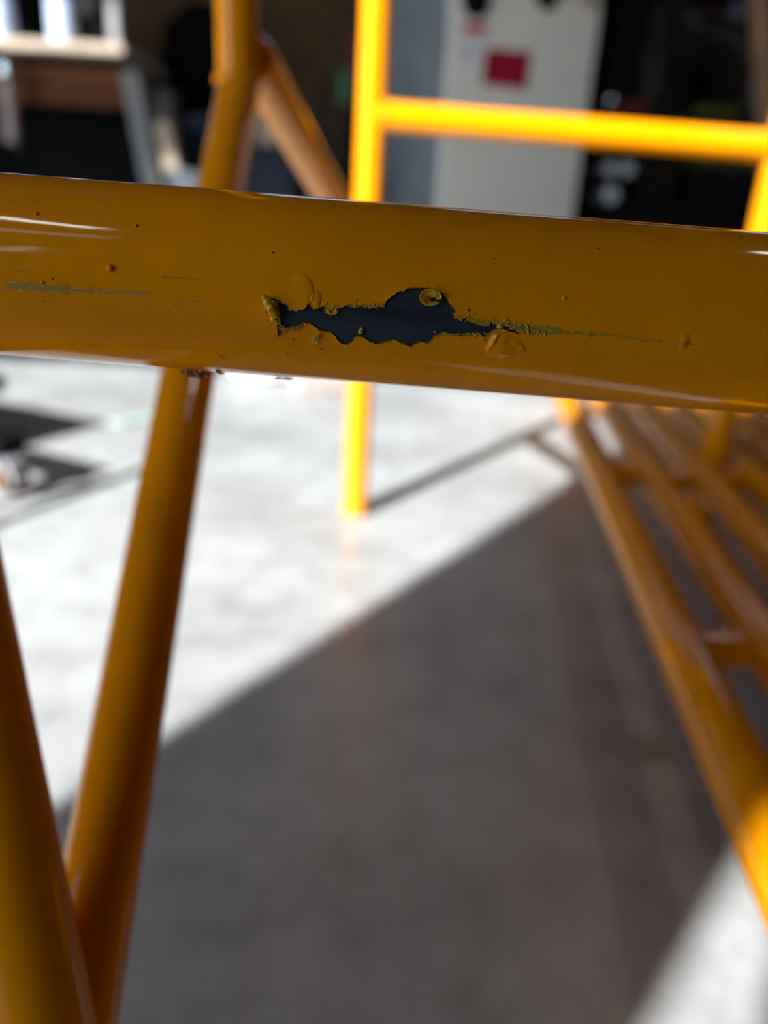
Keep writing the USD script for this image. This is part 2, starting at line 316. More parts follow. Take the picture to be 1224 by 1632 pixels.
rail_m = usdkit.mesh(stage, path_of('top_rail', frame), (V, Fc), M['rail_paint'], smooth=True)
UsdGeom.PrimvarsAPI(rail_m).CreatePrimvar('scuff', Sdf.ValueTypeNames.FloatArray, 'vertex').Set(Vt.FloatArray.FromNumpy(scuff.astype(np.float32)))
rail = tag(rail_m.GetPrim(), 'thick yellow front rail with a patch of flaked paint')
core = lathe(RA - .199 * RX, RA + .338 * RX, [(0, 0), (0, R - 2.2 * PX), (.268, R - 2.2 * PX), (.537, R - 2.2 * PX), (.537, 0)], 96)
obj('steel_core', core, M['steel'], rail, 30, label='bare dark steel under the flaked paint')

def sheet(fn, nu, nv, thick, name, mat, label=None):
    """A thin flake of paint: fn(u, v) -> (photo x, photo y, height in photo pixels) over the unit square, thickened."""
    u, v = np.meshgrid(np.linspace(0, 1, nu), np.linspace(0, 1, nv), indexing='ij')
    x, y, h = fn(u, v)
    AB = np.array([ab(p, q) for p, q in zip(x.ravel(), y.ravel())])
    top = skin(AB[:, 0], AB[:, 1], h.ravel() * PX).reshape(nu, nv, 3)
    du, dv = np.gradient(top, axis=0), np.gradient(top, axis=1); nr = np.cross(du, dv); nr /= np.linalg.norm(nr, axis=-1, keepdims=True) + 1e-12
    bot = top - nr * thick * PX
    V = np.vstack([top.reshape(-1, 3), bot.reshape(-1, 3)]); n = nu * nv
    i, j = np.meshgrid(np.arange(nu - 1), np.arange(nv - 1), indexing='ij')
    q = np.stack([i * nv + j, (i + 1) * nv + j, (i + 1) * nv + j + 1, i * nv + j + 1], -1).reshape(-1, 4)
    qs = [q, q[:, ::-1] + n]
    loop = [i_ * nv for i_ in range(nu)] + [(nu - 1) * nv + j_ for j_ in range(1, nv)] + [i_ * nv + nv - 1 for i_ in range(nu - 2, -1, -1)] + [j_ for j_ in range(nv - 2, 0, -1)]
    loop = np.array(loop); nx = np.roll(loop, -1); qs.append(np.stack([nx, loop, loop + n, nx + n], 1))
    q = np.vstack(qs); m = trimesh.Trimesh(V, np.vstack([q[:, [0, 1, 2]], q[:, [0, 2, 3]]]), process=False); m.fix_normals()
    return obj(name, m, mat, rail, 40, label=label)
nz = lambda x, y, k, s_: meshkit.noise(np.stack([x * k, y * k, np.zeros_like(x)], -1), s_) - .5
def curl_left(u, v):
    # a strip rolled back on itself: u runs down the roll, v around it
    ang = v * 1.45 * np.pi; r = 8.5 * (1 - .32 * v) * (.75 + .35 * np.sin(np.pi * np.clip(u * 1.1, 0, 1)))
    cx, cy = 419 + 20 * u, 474 + 34 * u
    x = cx + 5 - r * np.sin(ang * .9 + .35) * 1.05 + 3 * nz(u * 9, v * 3, 1, 41)
    y = cy - 2 + 2 * np.cos(ang) + 3.5 * nz(u * 8, v * 4, 1, 42)
    return x, y, 5.5 + r * (1 - np.cos(ang)) * .75 + 4 * nz(u * 7, v * 5, 1, 43)
sheet(curl_left, 26, 26, 1.6, 'paint_flake', M['flake'], 'curled yellow paint flake at the left end of the bare patch')
def curl_left_b(u, v):
    x = 427 + 17 * v + 4 * u; y = 474 + 34 * u + 6 * v
    return x, y, 3 + 9 * np.sin(np.pi * v) * (.6 + .4 * np.sin(6 * u)) + 5 * nz(u * 8, v * 6, 1, 44)
sheet(curl_left_b, 22, 14, 1.5, 'paint_flake', M['flake'])
def fold_top(u, v):
    # a leaf of paint folded over the hole, its rim standing up
    th = u * 1.85 * np.pi + .7; rr = 1 - v * .72
    x = 686 + 18 * rr * np.cos(th) + 4 * v; y = 474 + 13 * rr * np.sin(th) + 3 * v
    return x, y, 2.5 + 9 * (1 - v) ** 1.3 * (.65 + .35 * np.cos(th - 4.2)) + 5 * nz(u * 9, v * 3, 1, 45)
sheet(fold_top, 44, 12, 1.6, 'paint_flake', M['flake'], 'folded yellow paint flake hanging over the bare patch')
def lift_right(u, v):
    # the big loose scale at lower right: an oval blister torn along its upper left
    a_ = u * 2 * np.pi; rr = np.sqrt(v) * (1 + .10 * np.sin(3 * a_ + 1) + .05 * np.sin(7 * a_))
    x = 803 + rr * (30 * np.cos(a_) - 4 * np.sin(a_)); y = 551 + rr * (20 * np.sin(a_) + 8 * np.cos(a_) * .3)
    tear = np.exp(-(((x - 790) + .55 * (y - 536)) / 3.5) ** 2) * np.clip((565 - y) / 20, 0, 1)
    return x, y, 3.6 * (1 - v) ** .6 * (.7 + .3 * np.sin(x * .12)) + 3.4 * tear + 1.6 * nz(x * .09, y * .09, 1, 47) + .9
sheet(lift_right, 60, 18, 1.0, 'paint_flake', M['paint'], 'loose scale of paint at the right end of the bare patch')
def lift_small(u, v):
    x = 494 + 9 * v + 12 * u * (1 - .4 * v); y = 546 - 14 * v + 2 * u - 4 * u * v
    return x, y, 1 + 7 * v ** 1.5 * (1 - .6 * u) + 2 * nz(u * 6, v * 6, 1, 48)
sheet(lift_small, 14, 14, 1.4, 'paint_flake', M['flake'])
def torn(u, v):
    x = 441 + 40 * u; y = 518 + 4 * np.sin(u * 3.3) - 1 + 9 * v * (.35 + .65 * (nz(u * 12, v, 1, 49) + .5))
    return x, y, .8 + 4.5 * (1 - v) * (.6 + nz(u * 14, v * 2, 1, 50))
sheet(torn, 40, 6, 1.3, 'paint_flake', M['rust_crumb'])
def tail(u, v): return 439 + 5 * v + 2 * u, 517 + 17 * u, 1 + 4 * np.sin(np.pi * v) + 2 * nz(u * 9, v * 4, 1, 51)
sheet(tail, 14, 6, 1.2, 'paint_flake', M['rust_crumb'])
def chip_b(u, v): return 437 + 30 * u, 603.4 + 2.6 * v - .5 * u + 2 * u, 1.5 + 3 * v + 2 * nz(u * 9, v * 3, 1, 52)
sheet(chip_b, 16, 5, 1.2, 'paint_flake', M['crumb'])
def chip_c(u, v): return 344 + 14 * u, 586 + 8 * u + 2.5 * v, 1 + 3 * v
sheet(chip_c, 10, 4, 1.2, 'paint_flake', M['rust_crumb'])

def crumb(s, b, h, size, seed):
    m = trimesh.creation.icosphere(1, 1.0); n = meshkit.noise(m.vertices * 1.7 + seed * 3.1, seed) * 1.1 + .45
    m.vertices = m.vertices * n[:, None] * size * PX
    c = skin(s, b, h * PX); m.apply_translation(c); return m
cr = []
for x0, y0, x1, y1, w, n, sz in ((517, 488, 614, 486, 3.0, 46, 1.3), (734, 507, 800, 515, 4, 38, 1.4), (800, 518, 842, 526, 5.5, 44, 1.7), (840, 524, 885, 527, 5.5, 34, 1.3), (690, 533, 775, 533, 1.6, 40, 1.3),
                                 (597, 548, 690, 545, 1.0, 12, 1.0), (885, 529, 960, 534, 3, 26, 1.0), (768, 540, 776, 533, 3, 14, 1.9)):
    for _ in range(n):
        t = rng.random(); p = ab(x0 + (x1 - x0) * t, y0 + (y1 - y0) * t + rng.normal() * w)
        cr.append(crumb(p[0], p[1], .2, sz * (.35 + 1.15 * rng.random() ** 2), int(rng.integers(1e4))))
for x, y, s_ in ((574.7, 529, 4.2), (576.5, 525, 3), (797, 520, 5), (525, 497, 4.5), (536, 495, 4)): p = ab(x, y); cr.append(crumb(*p, -.5, s_, 5))
obj('paint_crumb', cat_(*cr), M['crumb'], rail, 40, kind='stuff', label='olive crumbs of paint along the torn edge')
cr = []
for _ in range(46):
    t = rng.random(); c = EYE + (.176 + .006 * rng.random()) * ray(289 + 46 * t, 590 + 4 * t + 11 * rng.random() * (1 - .5 * abs(2 * t - 1))) - RA; s_ = c @ RX; n_ = c - s_ * RX; cr.append(crumb(s_, math.atan2(n_ @ E2, n_ @ E1) * R, (np.linalg.norm(n_) - R) / PX, 2.4 * (.6 + rng.random()), int(rng.integers(1e4))))
obj('paint_crumb', cat_(*cr), M['rust_crumb'], rail, 40, kind='stuff', label='brown crumbs hanging under the rail')
for x, y, r in ((176, 427, 5.5), (58, 341, 3.2), (217, 360, 2.8), (899, 475, 3.0), (68, 450, 2.6)):
    p = ab(x, y); m = trimesh.creation.icosphere(3, r * PX); m.apply_translation(skin(p[0], p[1], r * .15 * PX)); obj('paint_bead', m, M['paint'], rail, True)
sp = []
for x, y, r in ((435, 403, 2.2), (788, 412, 1.6), (776, 434, 1.4), (954, 396, 1.6), (1179, 378, 1.8), (747, 494, 2.6), (1104, 472, 1.6), (511, 556, 2), (516, 556, 2), (634, 565, 2), (352, 567, 2.2), (356, 570, 1.8),
                (395, 475, 1.2), (233, 504, 1.2), (84, 444, 1.8), (468, 541, 1.6), (640, 359, 1.2), (860, 398, 1.1), (72, 480, 1.5), (331, 434, 1.1), (458, 563, 1.4), (590, 403, 1.0), (1017, 470, 1.0), (372, 457, 1.0)):
    p = ab(x, y); sp.append(crumb(p[0], p[1], -.2, r * .8, int(x)))
obj('grit_speck', cat_(*sp), M['speck'], rail, 40, kind='stuff', label='dark specks in the paint')

def part(name, p0, p1, r, label=None): return obj(name, tube(p0, p1, r), M['paint'], frame, 30, label=label)
def weld(parent, p0, p1, r, bead=.0035):
    """A ring of weld where two tubes meet."""
    d = (np.asarray(p1, float) - p0); d /= np.linalg.norm(d); pr = [(t * bead, r - .001 + bead * math.sqrt(max(0, 1 - t * t))) for t in np.linspace(-1, 1, 9)]
    m = lathe(np.asarray(p0, float), np.asarray(p0, float) + d, pr, 40)
    return obj('weld_bead', m, M['paint'], parent, 40)
RL = .0133
cam_at = lambda x, y, z: EYE + z * ray(x, y)
joint, lf = cam_at(380, 140, .50), cam_at(160, 1400, .262)
foot = joint + (lf - joint) * joint[2] / (joint[2] - lf[2])
leg = part('leg', foot + (joint - foot) * .006, joint, RL, 'slanting yellow leg below the rail')
up = part('upright', joint - np.array([0, 0, .015]), joint + np.array([-.001, 0, .27]), RL)
weld(up, joint + np.array([0, 0, .004]), joint + np.array([0, 0, 1]), RL, .0036)
post_b = np.array([-.0425, 1.019, 0]); RP = .0172
post = part('post', post_b, post_b + np.array([0, 0, 1.13]), RP, 'sunlit yellow post standing on the floor')
obj('foot_cap', lathe(post_b, post_b + np.array([0, 0, .02]), [(0, 0), (0, RP - .003), (.003, RP + .001), (.016, RP + .001), (.018, RP)], 40), M['paint'], post, 30)
part('brace', joint + np.array([.006, .016, .022]), post_b + np.array([-.006, -.006, .36]), .0155)
post2_b = np.array([.455, 1.019, 0]); post2 = part('post', post2_b, post2_b + np.array([0, 0, 1.13]), RP)
xr = part('cross_rail', post_b + np.array([0, 0, .516]), post2_b + np.array([0, 0, .507]), .0168, 'yellow cross rail in front of the white fridge')
weld(xr, post_b + np.array([RP + .001, 0, .516]), post2_b + np.array([0, 0, .507]), .0168, .003)
part('cross_rail', post_b + np.array([0, 0, 1.11]), post2_b + np.array([0, 0, 1.11]), .0168)
sb0 = cam_at(72, 1620, .226); sb1 = cam_at(-52, 1010, .224); sb1 = sb0 + (sb1 - sb0) * (.385 - sb0[2]) / (sb1[2] - sb0[2]); sf = sb1 + (sb0 - sb1) * sb1[2] / (sb1[2] - sb0[2])
part('side_brace', sf + (sb1 - sf) * .006, sb1, RL, 'dark yellow brace at the left edge')
part('side_rail', RA - .165 * RX, sb1 + np.array([-.003, .02, -.004]), RL)
# unseen plank on struts above the camera, added to shade the front rail
for x, y, z in ((-.16, .18, .385), (.215, .179, .38), (-.27, -.27, .002), (.215, -.27, .002)): part('shade_strut', (x, y, z), (x, y, .587), .013)
for y in (.18, -.27): part('shade_bearer', (-.172 if y > 0 else -.285, y, .585), (.227, y, .585), .013)
obj('shade_plank', span((-.13, -.32, .598), (.17, .36, .634), .004), M['brown'], frame, 30, label='added unseen plank shading the front rail from above')
# slatted rack of parallel tubes low on the right
rx = lambda k, y: .186 + .0705 * k + .102 * y
for k in range(6):
    part('rack_tube', (rx(k, .08), .08, .1), (rx(k, 1.98), 1.98, .1), R)
for y in (.10, .53, .985, 1.95):
    part('rack_crossbar', (rx(0, y), y, .094), (rx(5, y) , y, .094), .0155)
for k, y in ((0, .10), (5, .10), (1, 1.95), (5, 1.95)): part('rack_foot', (rx(k, y), y, 0), (rx(k, y), y, .1), .0155)
q = RA + .30 * RX; part('front_post', (q[0], q[1], .094), q, R); part('rack_crossbar', (rx(0, q[1]), q[1], .094), (rx(5, q[1]), q[1], .094), .0155)

# ------------------------------------------------------------------ white fridge with a red card and a tag
fr = thing('fridge', 'off-white fridge with grey side standing behind the yellow cross rail', 'fridge')
PHI = math.radians(25); FL = at(708, 180, 2.66); FX = np.array([math.cos(PHI), math.sin(PHI), 0]); FN = np.array([math.sin(PHI), -math.cos(PHI), 0])
def fr_local(x, y):                        # on the fridge front: (across, height)
    d = ray(x, y); t = ((FL - EYE) @ FN) / (d @ FN); p = EYE + t * d; return (p - FL) @ FX, p[2]
FW = fr_local(938, 165)[0]; FD, FH = .66, 1.55
O = np.array([FL[0], FL[1], 0])
def fbox(u0, u1, d0, d1, z0, z1, bev=.006):   # d measured out of the front
    c = O + FX * (u0 + u1) / 2 + FN * (d0 + d1) / 2 + np.array([0, 0, (z0 + z1) / 2])
    return box((u1 - u0, d1 - d0, z1 - z0), c, PHI, bev)
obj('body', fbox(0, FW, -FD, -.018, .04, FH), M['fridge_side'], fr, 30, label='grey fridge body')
obj('lower_door', fbox(.002, FW, -.016, 0, .09, 1.09, .004), M['fridge'], fr, 30, label='off-white fridge door')
obj('upper_door', fbox(.002, FW, -.016, 0, 1.10, FH, .004), M['fridge'], fr, 30)
obj('kick_plate', fbox(.01, FW - .01, -.08, -.03, .0, .04), M['charcoal'], fr, 30)
h_ = obj('handle', fbox(FW - .06, FW - .03, .0, .045, 1.13, 1.4, .008), M['charcoal'], fr, 30)
def on_front(px, d0, d1, name, mat, label, cat, rot=0, parent=None, kind=None):
    uv = np.array([fr_local(*p) for p in px]); 
    v = np.vstack([O + uv[:, :1] * FX + FN * d0 + np.c_[np.zeros((4, 2)), uv[:, 1]], O + uv[:, :1] * FX + FN * d1 + np.c_[np.zeros((4, 2)), uv[:, 1]]])
    return obj(name, trimesh.convex.convex_hull(v), mat, parent, False, label=label, cat=cat)
card = on_front([(775, 77), (846, 84), (838, 143), (767, 134)], .0005, .004, 'card', M['red'], 'crimson card held on the off-white fridge door', 'card')
tg = thing('paper_tag', 'white paper tag with red band hanging on the fridge door', 'tag')
on_front([(737, 16), (777, 19), (770, 106), (725, 102)], .0005, .0022, 'paper', M['white'], None, None, parent=tg)
on_front([(738, 37), (776, 39), (774, 55), (734, 52)], .0022, .003, 'red_band', M['red_print'], 'red printed band', None, parent=tg)
on_front([(738, 80), (756, 80), (754, 84), (737, 84)], .0022, .0026, 'print_line', M['steel_grey'], None, None, parent=tg)
def magnet(x, y, r, mat, label):
    u, z = fr_local(x, y); c = O + FX * u + np.array([0, 0, z])
    obj('magnet', lathe(c + FN * .001, c + FN * .02, [(0, 0), (0, r), (.012, r), (.018, r * .8), (.019, 0)], 32), mat, None, 30, label=label, cat='magnet', group='round magnets on the fridge door')
magnet(757, 1, .047, M['black'], 'black round magnet holding the white tag on the fridge')
magnet(870, -5, .036, M['black'], 'black round magnet alone near the middle of the fridge door')
magnet(936, -2, .025, M['pinkish'], 'small pinkish round magnet near the right edge of the fridge door')

# ------------------------------------------------------------------ workbench and what is on and around it (left)
YW = 2.60
bt_l, bt_r = at(-200, 48, YW), at(196, 80, YW)
bench = thing('workbench', 'wooden workbench with pale edge and brown apron at the far left', 'workbench')
zt = at(60, 62, YW)[2]; zb_ = at(60, 80, YW)[2]
obj('bench_top', span((bt_l[0], YW, zb_), (bt_r[0], YB - .46, zt)), M['beige'], bench, 30, label='pale wooden bench top')
za, zc = at(100, 105, YW)[2], at(100, 165, YW)[2]
obj('apron', span((bt_l[0] + .05, YW + .03, zc), (at(196, 120, YW)[0], YW + .07, za)), M['brown'], bench, 30, label='brown apron board')
obj('top_support', span((bt_l[0] + .05, YW + .1, za - .01), (at(196, 120, YW)[0], YB - .52, zb_ + .001)), M['black'], bench, 30)
for x, y in ((215, 128), (-190, 100)):
    p = at(x, y, YW + .02); q_ = at(246 if x > 0 else -160, 290, YW + .02); dirn = (q_ - p) / (p[2] - q_[2])
    obj('leg', beam(p + np.array([0, 0, .02]), p + dirn * p[2], .11, .05), M['steel_grey'], bench, 30)
    obj('leg', beam(p + np.array([0, .34, .02]), np.array([p[0], p[1] + .34, 0]), .11, .05), M['steel_grey'], bench, 30)
obj('back_panel', span((bt_l[0] + .05, YB - .55, .02), (at(190, 120, YW)[0], YB - .53, za)), M['black'], bench, 30)
def bottle(x, w, label):
    b0, b1 = at(x, 63, YW + .10), at(x, -30, YW + .10); r = w / 2; base = np.array([b0[0], b0[1], zt]); H = .30
    t = thing('plastic_bottle', label, 'bottle', 'plastic bottles on the bench top')
    top = base + np.array([0, 0, H])
    obj('body', lathe(base, top, [(0, 0), (0, r * .94), (.006, r), (.12, r * .96), (.16, r * .80), (.21, r * .62), (.235, r * .34), (.255, r * .30), (.255, 0)], 32), M['pvc'], t, 30)
    obj('cap', lathe(base + np.array([0, 0, .25]), top, [(0, 0), (0, r * .36), (.03, r * .36), (.034, r * .3), (.034, 0)], 24), M['blue_cap'], t, 30)
    obj('label_band', lathe(base + np.array([0, 0, .12]), top, [(0, r * .965), (.0, r * .975), (.05, r * .80), (.05, r * .75)], 32), M['blue_cap'], t, 30)
bottle(4, .085, 'white plastic bottle at the far left end of the bench top')
bottle(101, .082, 'white plastic bottle in the middle of the bench top beside the black case')
c0 = at(55, 40, YW + .31); case = thing('tool_case', 'black case standing on the bench top between the two white bottles', 'case')
obj('body', box((.092, .2, .24), (c0[0], c0[1], zt + .12), 0, .01), M['black'], case, 30); obj('handle', pipe([(c0[0] - .04, c0[1], zt + .238), (c0[0] - .035, c0[1], zt + .27), (c0[0] + .035, c0[1], zt + .27), (c0[0] + .04, c0[1], zt + .238)], .008), M['black'], case, 40)
c0 = at(155, 40, YW + .27); mach = thing('bench_grinder', 'dark grey machine on the right end of the bench top', 'machine')
obj('body', box((.105, .22, .20), (c0[0], c0[1], zt + .11), 0, .03), M['charcoal'], mach, 30)
obj('base', box((.115, .24, .03), (c0[0], c0[1], zt + .015), 0, .006), M['charcoal'], mach, 30)
obj('knob', lathe((c0[0], c0[1] - .108, zt + .13), (c0[0], c0[1] - .14, zt + .13), [(0, 0), (0, .03), (.02, .026), (.024, 0)], 24), M['steel_grey'], mach, 30)
p = at(186, 78, YW + .12); post_m = obj('metal_stud', span((p[0] - .017, p[1] - .02, zt), (p[0] + .017, p[1] + .02, zt + .5)), M['steel_grey'], None, 30, label='grey metal stud standing on the right end of the bench top', cat='metal stud')
# hanging cloth left end and a pale handle
p0, p1 = at(12, 125, YW - .05), at(20, 228, YW - .05)
t = thing('hand_brush', 'pink-grey brush hanging under the left end of the bench', 'brush')
obj('handle', beam(p0, p1, .045, .03, .012), M['pinkish'], t, 30); obj('ferrule', beam(at(8, 98, YW - .05), p0, .06, .035, .01), M['zinc'], t, 30)
obj('hook', tube(at(8, 98, YW - .05), at(8, 98, YW - .05) + np.array([0, .09, .01]), .006, 12), M['zinc'], t, 30)
# black jacket hanging on the wall, drum and stake below it
YJ = 3.1
j0, j1 = at(266, 8, YJ), at(346, 188, YJ); jt = thing('jacket', 'black jacket hanging on the back wall above the navy drum', 'jacket')
cx = (j0[0] + j1[0]) / 2; hw = (j1[0] - j0[0]) / 2
uu, vv = np.meshgrid(np.linspace(0, 1, 18), np.linspace(0, 2 * np.pi, 48, endpoint=False), indexing='ij')
wid = hw * (1.02 - .10 * uu) * np.where(uu < .06, .8 + uu * 3.3, 1); dep = .11 + .05 * uu
fold = 1 + .13 * np.sin(vv * 7 + uu * 2) * (.3 + uu)
jv = np.stack([cx + .02 * (uu - .5) + wid * np.cos(vv) * fold, YJ + .14 + dep * np.sin(vv) * fold, j0[2] + (j1[2] - j0[2]) * uu + .015 * np.sin(3 * vv) * uu], -1).reshape(-1, 3)
i, j = np.meshgrid(np.arange(17), np.arange(48), indexing='ij'); k = (j + 1) % 48
qd = np.stack([i * 48 + j, (i + 1) * 48 + j, (i + 1) * 48 + k, i * 48 + k], -1).reshape(-1, 4)
fcs = np.vstack([qd[:, [0, 1, 2]], qd[:, [0, 2, 3]], [[0, s + 1, s] if False else [864, (s + 1) % 48, s] for s in range(48)], [[865, 17 * 48 + s, 17 * 48 + (s + 1) % 48] for s in range(48)]])
jm = trimesh.Trimesh(np.vstack([jv, [cx, YJ + .14, j0[2]], [cx, YJ + .14, j1[2]]]), fcs, process=False); jm.fix_normals()
obj('body', jm, M['black'], jt, 50)
obj('sleeve', pipe([(cx - hw * .9, YJ + .12, j0[2] - .03), (cx - hw * 1.08, YJ + .10, j0[2] - .16), (cx - hw * 1.05, YJ + .10, j0[2] - .30), (cx - hw * 1.0, YJ + .1, j0[2] - .38)], [.05, .048, .042, .036]), M['black'], jt, 50)
obj('collar', pipe([(cx - .05, YJ + .10, j0[2]), (cx - .03, YJ + .16, j0[2] + .03), (cx + .03, YJ + .16, j0[2] + .03), (cx + .05, YJ + .10, j0[2])], .018), M['black'], jt, 50)
obj('coat_peg', tube((cx, YJ + .177, j0[2] + .03), (cx, YB, j0[2] + .04), .01, 12), M['steel_grey'], None, 30, label='small wall peg carrying the black jacket', cat='peg')
d0, d1 = at(280, 195, 2.75), at(352, 195, 2.75); dr = (d1[0] - d0[0]) / 2; dc = np.array([(d0[0] + d1[0]) / 2, 2.85, 0]); dz = at(315, 192, 2.75)[2]
dt = thing('drum', 'navy plastic drum on the floor below the black jacket', 'drum')
obj('body', lathe(dc, dc + np.array([0, 0, dz]), [(0, 0), (0, dr * .93), (.02, dr * .95), (dz * .5, dr), (dz * .5 + .01, dr * 1.03), (dz * .5 + .02, dr), (dz - .04, dr * .98), (dz - .03, dr * 1.02), (dz - .01, dr * 1.02), (dz - .005, dr * .9), (dz - .005, 0)], 40), M['navy'], dt, 30)
obj('lid', lathe(dc + np.array([0, 0, dz - .006]), dc + np.array([0, 0, dz + 1]), [(0, 0), (0, dr * 1.05), (.016, dr * 1.05), (.02, dr * .98), (.02, 0)], 40), M['navy'], dt, 30)
sk = at(262, 196, 2.62); sk2 = at(282, 292, 2.62); dd = (sk2 - sk) / (sk[2] - sk2[2])
obj('wooden_stake', beam(sk, sk + dd * sk[2] * .985, .07, .045), M['beige'], None, 30, label='pale sunlit wooden stake leaning beside the navy drum', cat='stake')
bk = at(335, 296, 2.5); bt_ = thing('bucket', 'small pale blue bucket in front of the navy drum', 'bucket'); bz = at(315, 275, 2.5)[2]; bc = np.array([at(312, 300, 2.5)[0], 2.48, 0])
obj('body', lathe(bc, bc + np.array([0, 0, bz]), [(0, 0), (0, .06), (.01, .064), (bz - .02, .08), (bz - .018, .085), (bz, .085), (bz, .078), (bz - .1, .072), (bz - .1, 0)], 36), M['galv'], bt_, 30)
obj('handle', pipe([bc + np.array([.083 * math.cos(a), -.02 * math.sin(a) - .01, bz - .012 - .05 * math.sin(a)]) for a in np.linspace(0, np.pi, 14)], .003, 8), M['zinc'], bt_, 30)

# low dark cabinet between the posts with green and red pots
YC = 3.0
ct = at(500, 165, YC)[2]; cl, cr_ = at(405, 165, YC)[0], -.2
cb = thing('low_cabinet', 'low dark cabinet against the back wall behind the yellow brace', 'cabinet')
obj('body', span((cl, YC, .05), (cr_, YC + .42, ct - .02)), M['dark_wall'], cb, 30); obj('cabinet_top', span((cl - .01, YC - .015, ct - .02), (cr_ + .01, YC + .43, ct)), M['dark_wall'], cb, 30)
for k in range(2): obj('door', span((cl + .02 + k * (cr_ - cl - .02) / 2, YC - .012, .09), (cl + (k + 1) * (cr_ - cl - .02) / 2, YC, ct - .04)), M['dark_wall'], cb, 30)
obj('plinth', span((cl + .02, YC + .02, 0), (cr_ - .02, YC + .40, .052)), M['black'], cb, 30)
def pot(name, x, w, y0, y1, Y, mat, label, z=None):
    l, r_ = at(x - w / 2, y1, Y), at(x + w / 2, y1, Y); rr = (r_[0] - l[0]) / 2; z0 = l[2] if z is None else z; H = at(x, y0, Y)[2] - z0; c = np.array([(l[0] + r_[0]) / 2, Y, z0])
    t = thing(name, label, name.split('_')[-1])
    obj('body', lathe(c, c + np.array([0, 0, 1]), [(0, 0), (0, rr * .9), (.006, rr * .95), (H * .82, rr), (H * .82, 0)], 32), mat, t, 30)
    obj('lid', lathe(c + np.array([0, 0, H * .82]), c + np.array([0, 0, 1]), [(0, 0), (0, rr * 1.05), (H * .14, rr * 1.05), (H * .18, rr * .9), (H * .18, 0)], 32), mat, t, 30)
    return c
pot('paint_tub', 553, 40, 117, 160, 3.12, M['green'], 'green plastic tub on the low dark cabinet beside the sunlit post', z=ct)
pot('oil_can', 566, 30, 62, 118, 3.3, M['dark_red'], 'dark red can on the low cabinet behind the green tub', z=ct)
bx = at(432, 232, 2.55); cz = bx[2]
crt = thing('storage_crate', 'dark blue-grey crate on the floor between the leg and the brace', 'crate')
cc = np.array([at(420, 260, 2.55)[0], 2.68, 0])
obj('body', box((.20, .26, cz), (cc[0], cc[1], cz / 2), 0, .012), M['navy'], crt, 30); obj('rim', cat_(box((.22, .28, .03), (cc[0], cc[1], cz - .03), 0, .008)), M['navy'], crt, 30)
ball = lathe((bx[0], 2.66, cz), (bx[0], 2.66, cz + .1), [(0, 0), (0, .02), (.004, .034), (.02, .046), (.04, .048), (.06, .042), (.075, .026), (.082, .012), (.086, 0)], 32)
obj('twine_ball', ball, M['beige'], None, 30, label='pale tan ball of twine on the blue-grey crate', cat='twine')

# ------------------------------------------------------------------ dark shelving and clutter on the right
YS = 2.75
sh = thing('shelving_unit', 'black steel shelving unit right of the white fridge', 'shelving unit')
sx0, sx1 = at(978, 200, YS)[0] + .04, at(1330, 200, YS)[0]
s_z = [.08, at(974, 310, YS - .03)[2] - .026, at(1080, 188, YS)[2], at(1080, -10, YS)[2] + .12]
for x in (sx0 + .10, sx1):
    for y in (YS, YS + .42): obj('upright', span((x - .018, y - .018, 0), (x + .018, y + .018, 1.75)), M['black'], sh, 30)
for z in s_z + [1.7]: obj('shelf', span((sx0 - .02, YS - .02, z - .03), (sx1 + .02, YS + .44, z)), M['black'], sh, 30)
for y in (YS + .4,): obj('back_panel', span((sx0, y + .03, .05), (sx1, y + .04, 1.7)), M['dark_wall'], sh, 30)
Z1, Z2 = s_z[1], s_z[2]
def set_box(name, x0, x1, y0, Y, mat, label, cat, z, d=.2, lid=None):
    l, r_ = at(x0, y0, Y), at(x1, y0, Y); H = at((x0 + x1) / 2, y0, Y)[2] - z; t = thing(name, label, cat)
    obj('body', span((l[0], Y, z), (r_[0], Y + d, z + H * .8), .008), mat, t, 30); obj('lid', span((l[0] - .004, Y - .004, z + H * .8), (r_[0] + .004, Y + d + .004, z + H), .008), lid or mat, t, 30)
    obj('latch', span(((l[0] + r_[0]) / 2 - .02, Y - .01, z + H * .68), ((l[0] + r_[0]) / 2 + .02, Y - .003, z + H * .86), .002), M['charcoal'], t, 30)
set_box('tool_box', 996, 1036, 160, YS + .04, M['dark_red'], 'dark red tool box on the shelf just right of the fridge', 'tool box', Z2)
set_box('drill_case', 1120, 1186, 158, YS + .04, M['lime'], 'lime green case on the middle shelf of the black unit', 'case', Z2, lid=M['black'])
set_box('storage_bin', 1128, 1216, 248, YS + .02, M['black'], 'black bin with olive yellow lid on the lower shelf below the lime case', 'bin', Z1, d=.3, lid=M['lime'])
def jar(x, y, r, Y, mat, label, z):
    c = at(x, y, Y); c = np.array([c[0], Y, z]); H = at(x, y, Y)[2] - z + r * .7; t = thing('glass_jar', label, 'jar')
    obj('body', lathe(c, c + np.array([0, 0, 1]), [(0, 0), (0, r * .9), (.006, r), (H * .75, r), (H * .82, r * .8), (H * .82, 0)], 28), M['charcoal'], t, 30)
    obj('lid', lathe(c + np.array([0, 0, H * .82]), c + np.array([0, 0, 1]), [(0, 0), (0, r * .86), (H * .16, r * .86), (H * .18, r * .78), (H * .18, 0)], 28), mat, t, 30)
jar(975, 166, .022, YS + .02, M['zinc'], 'small zinc-lidded jar beside the red tool box', Z2)
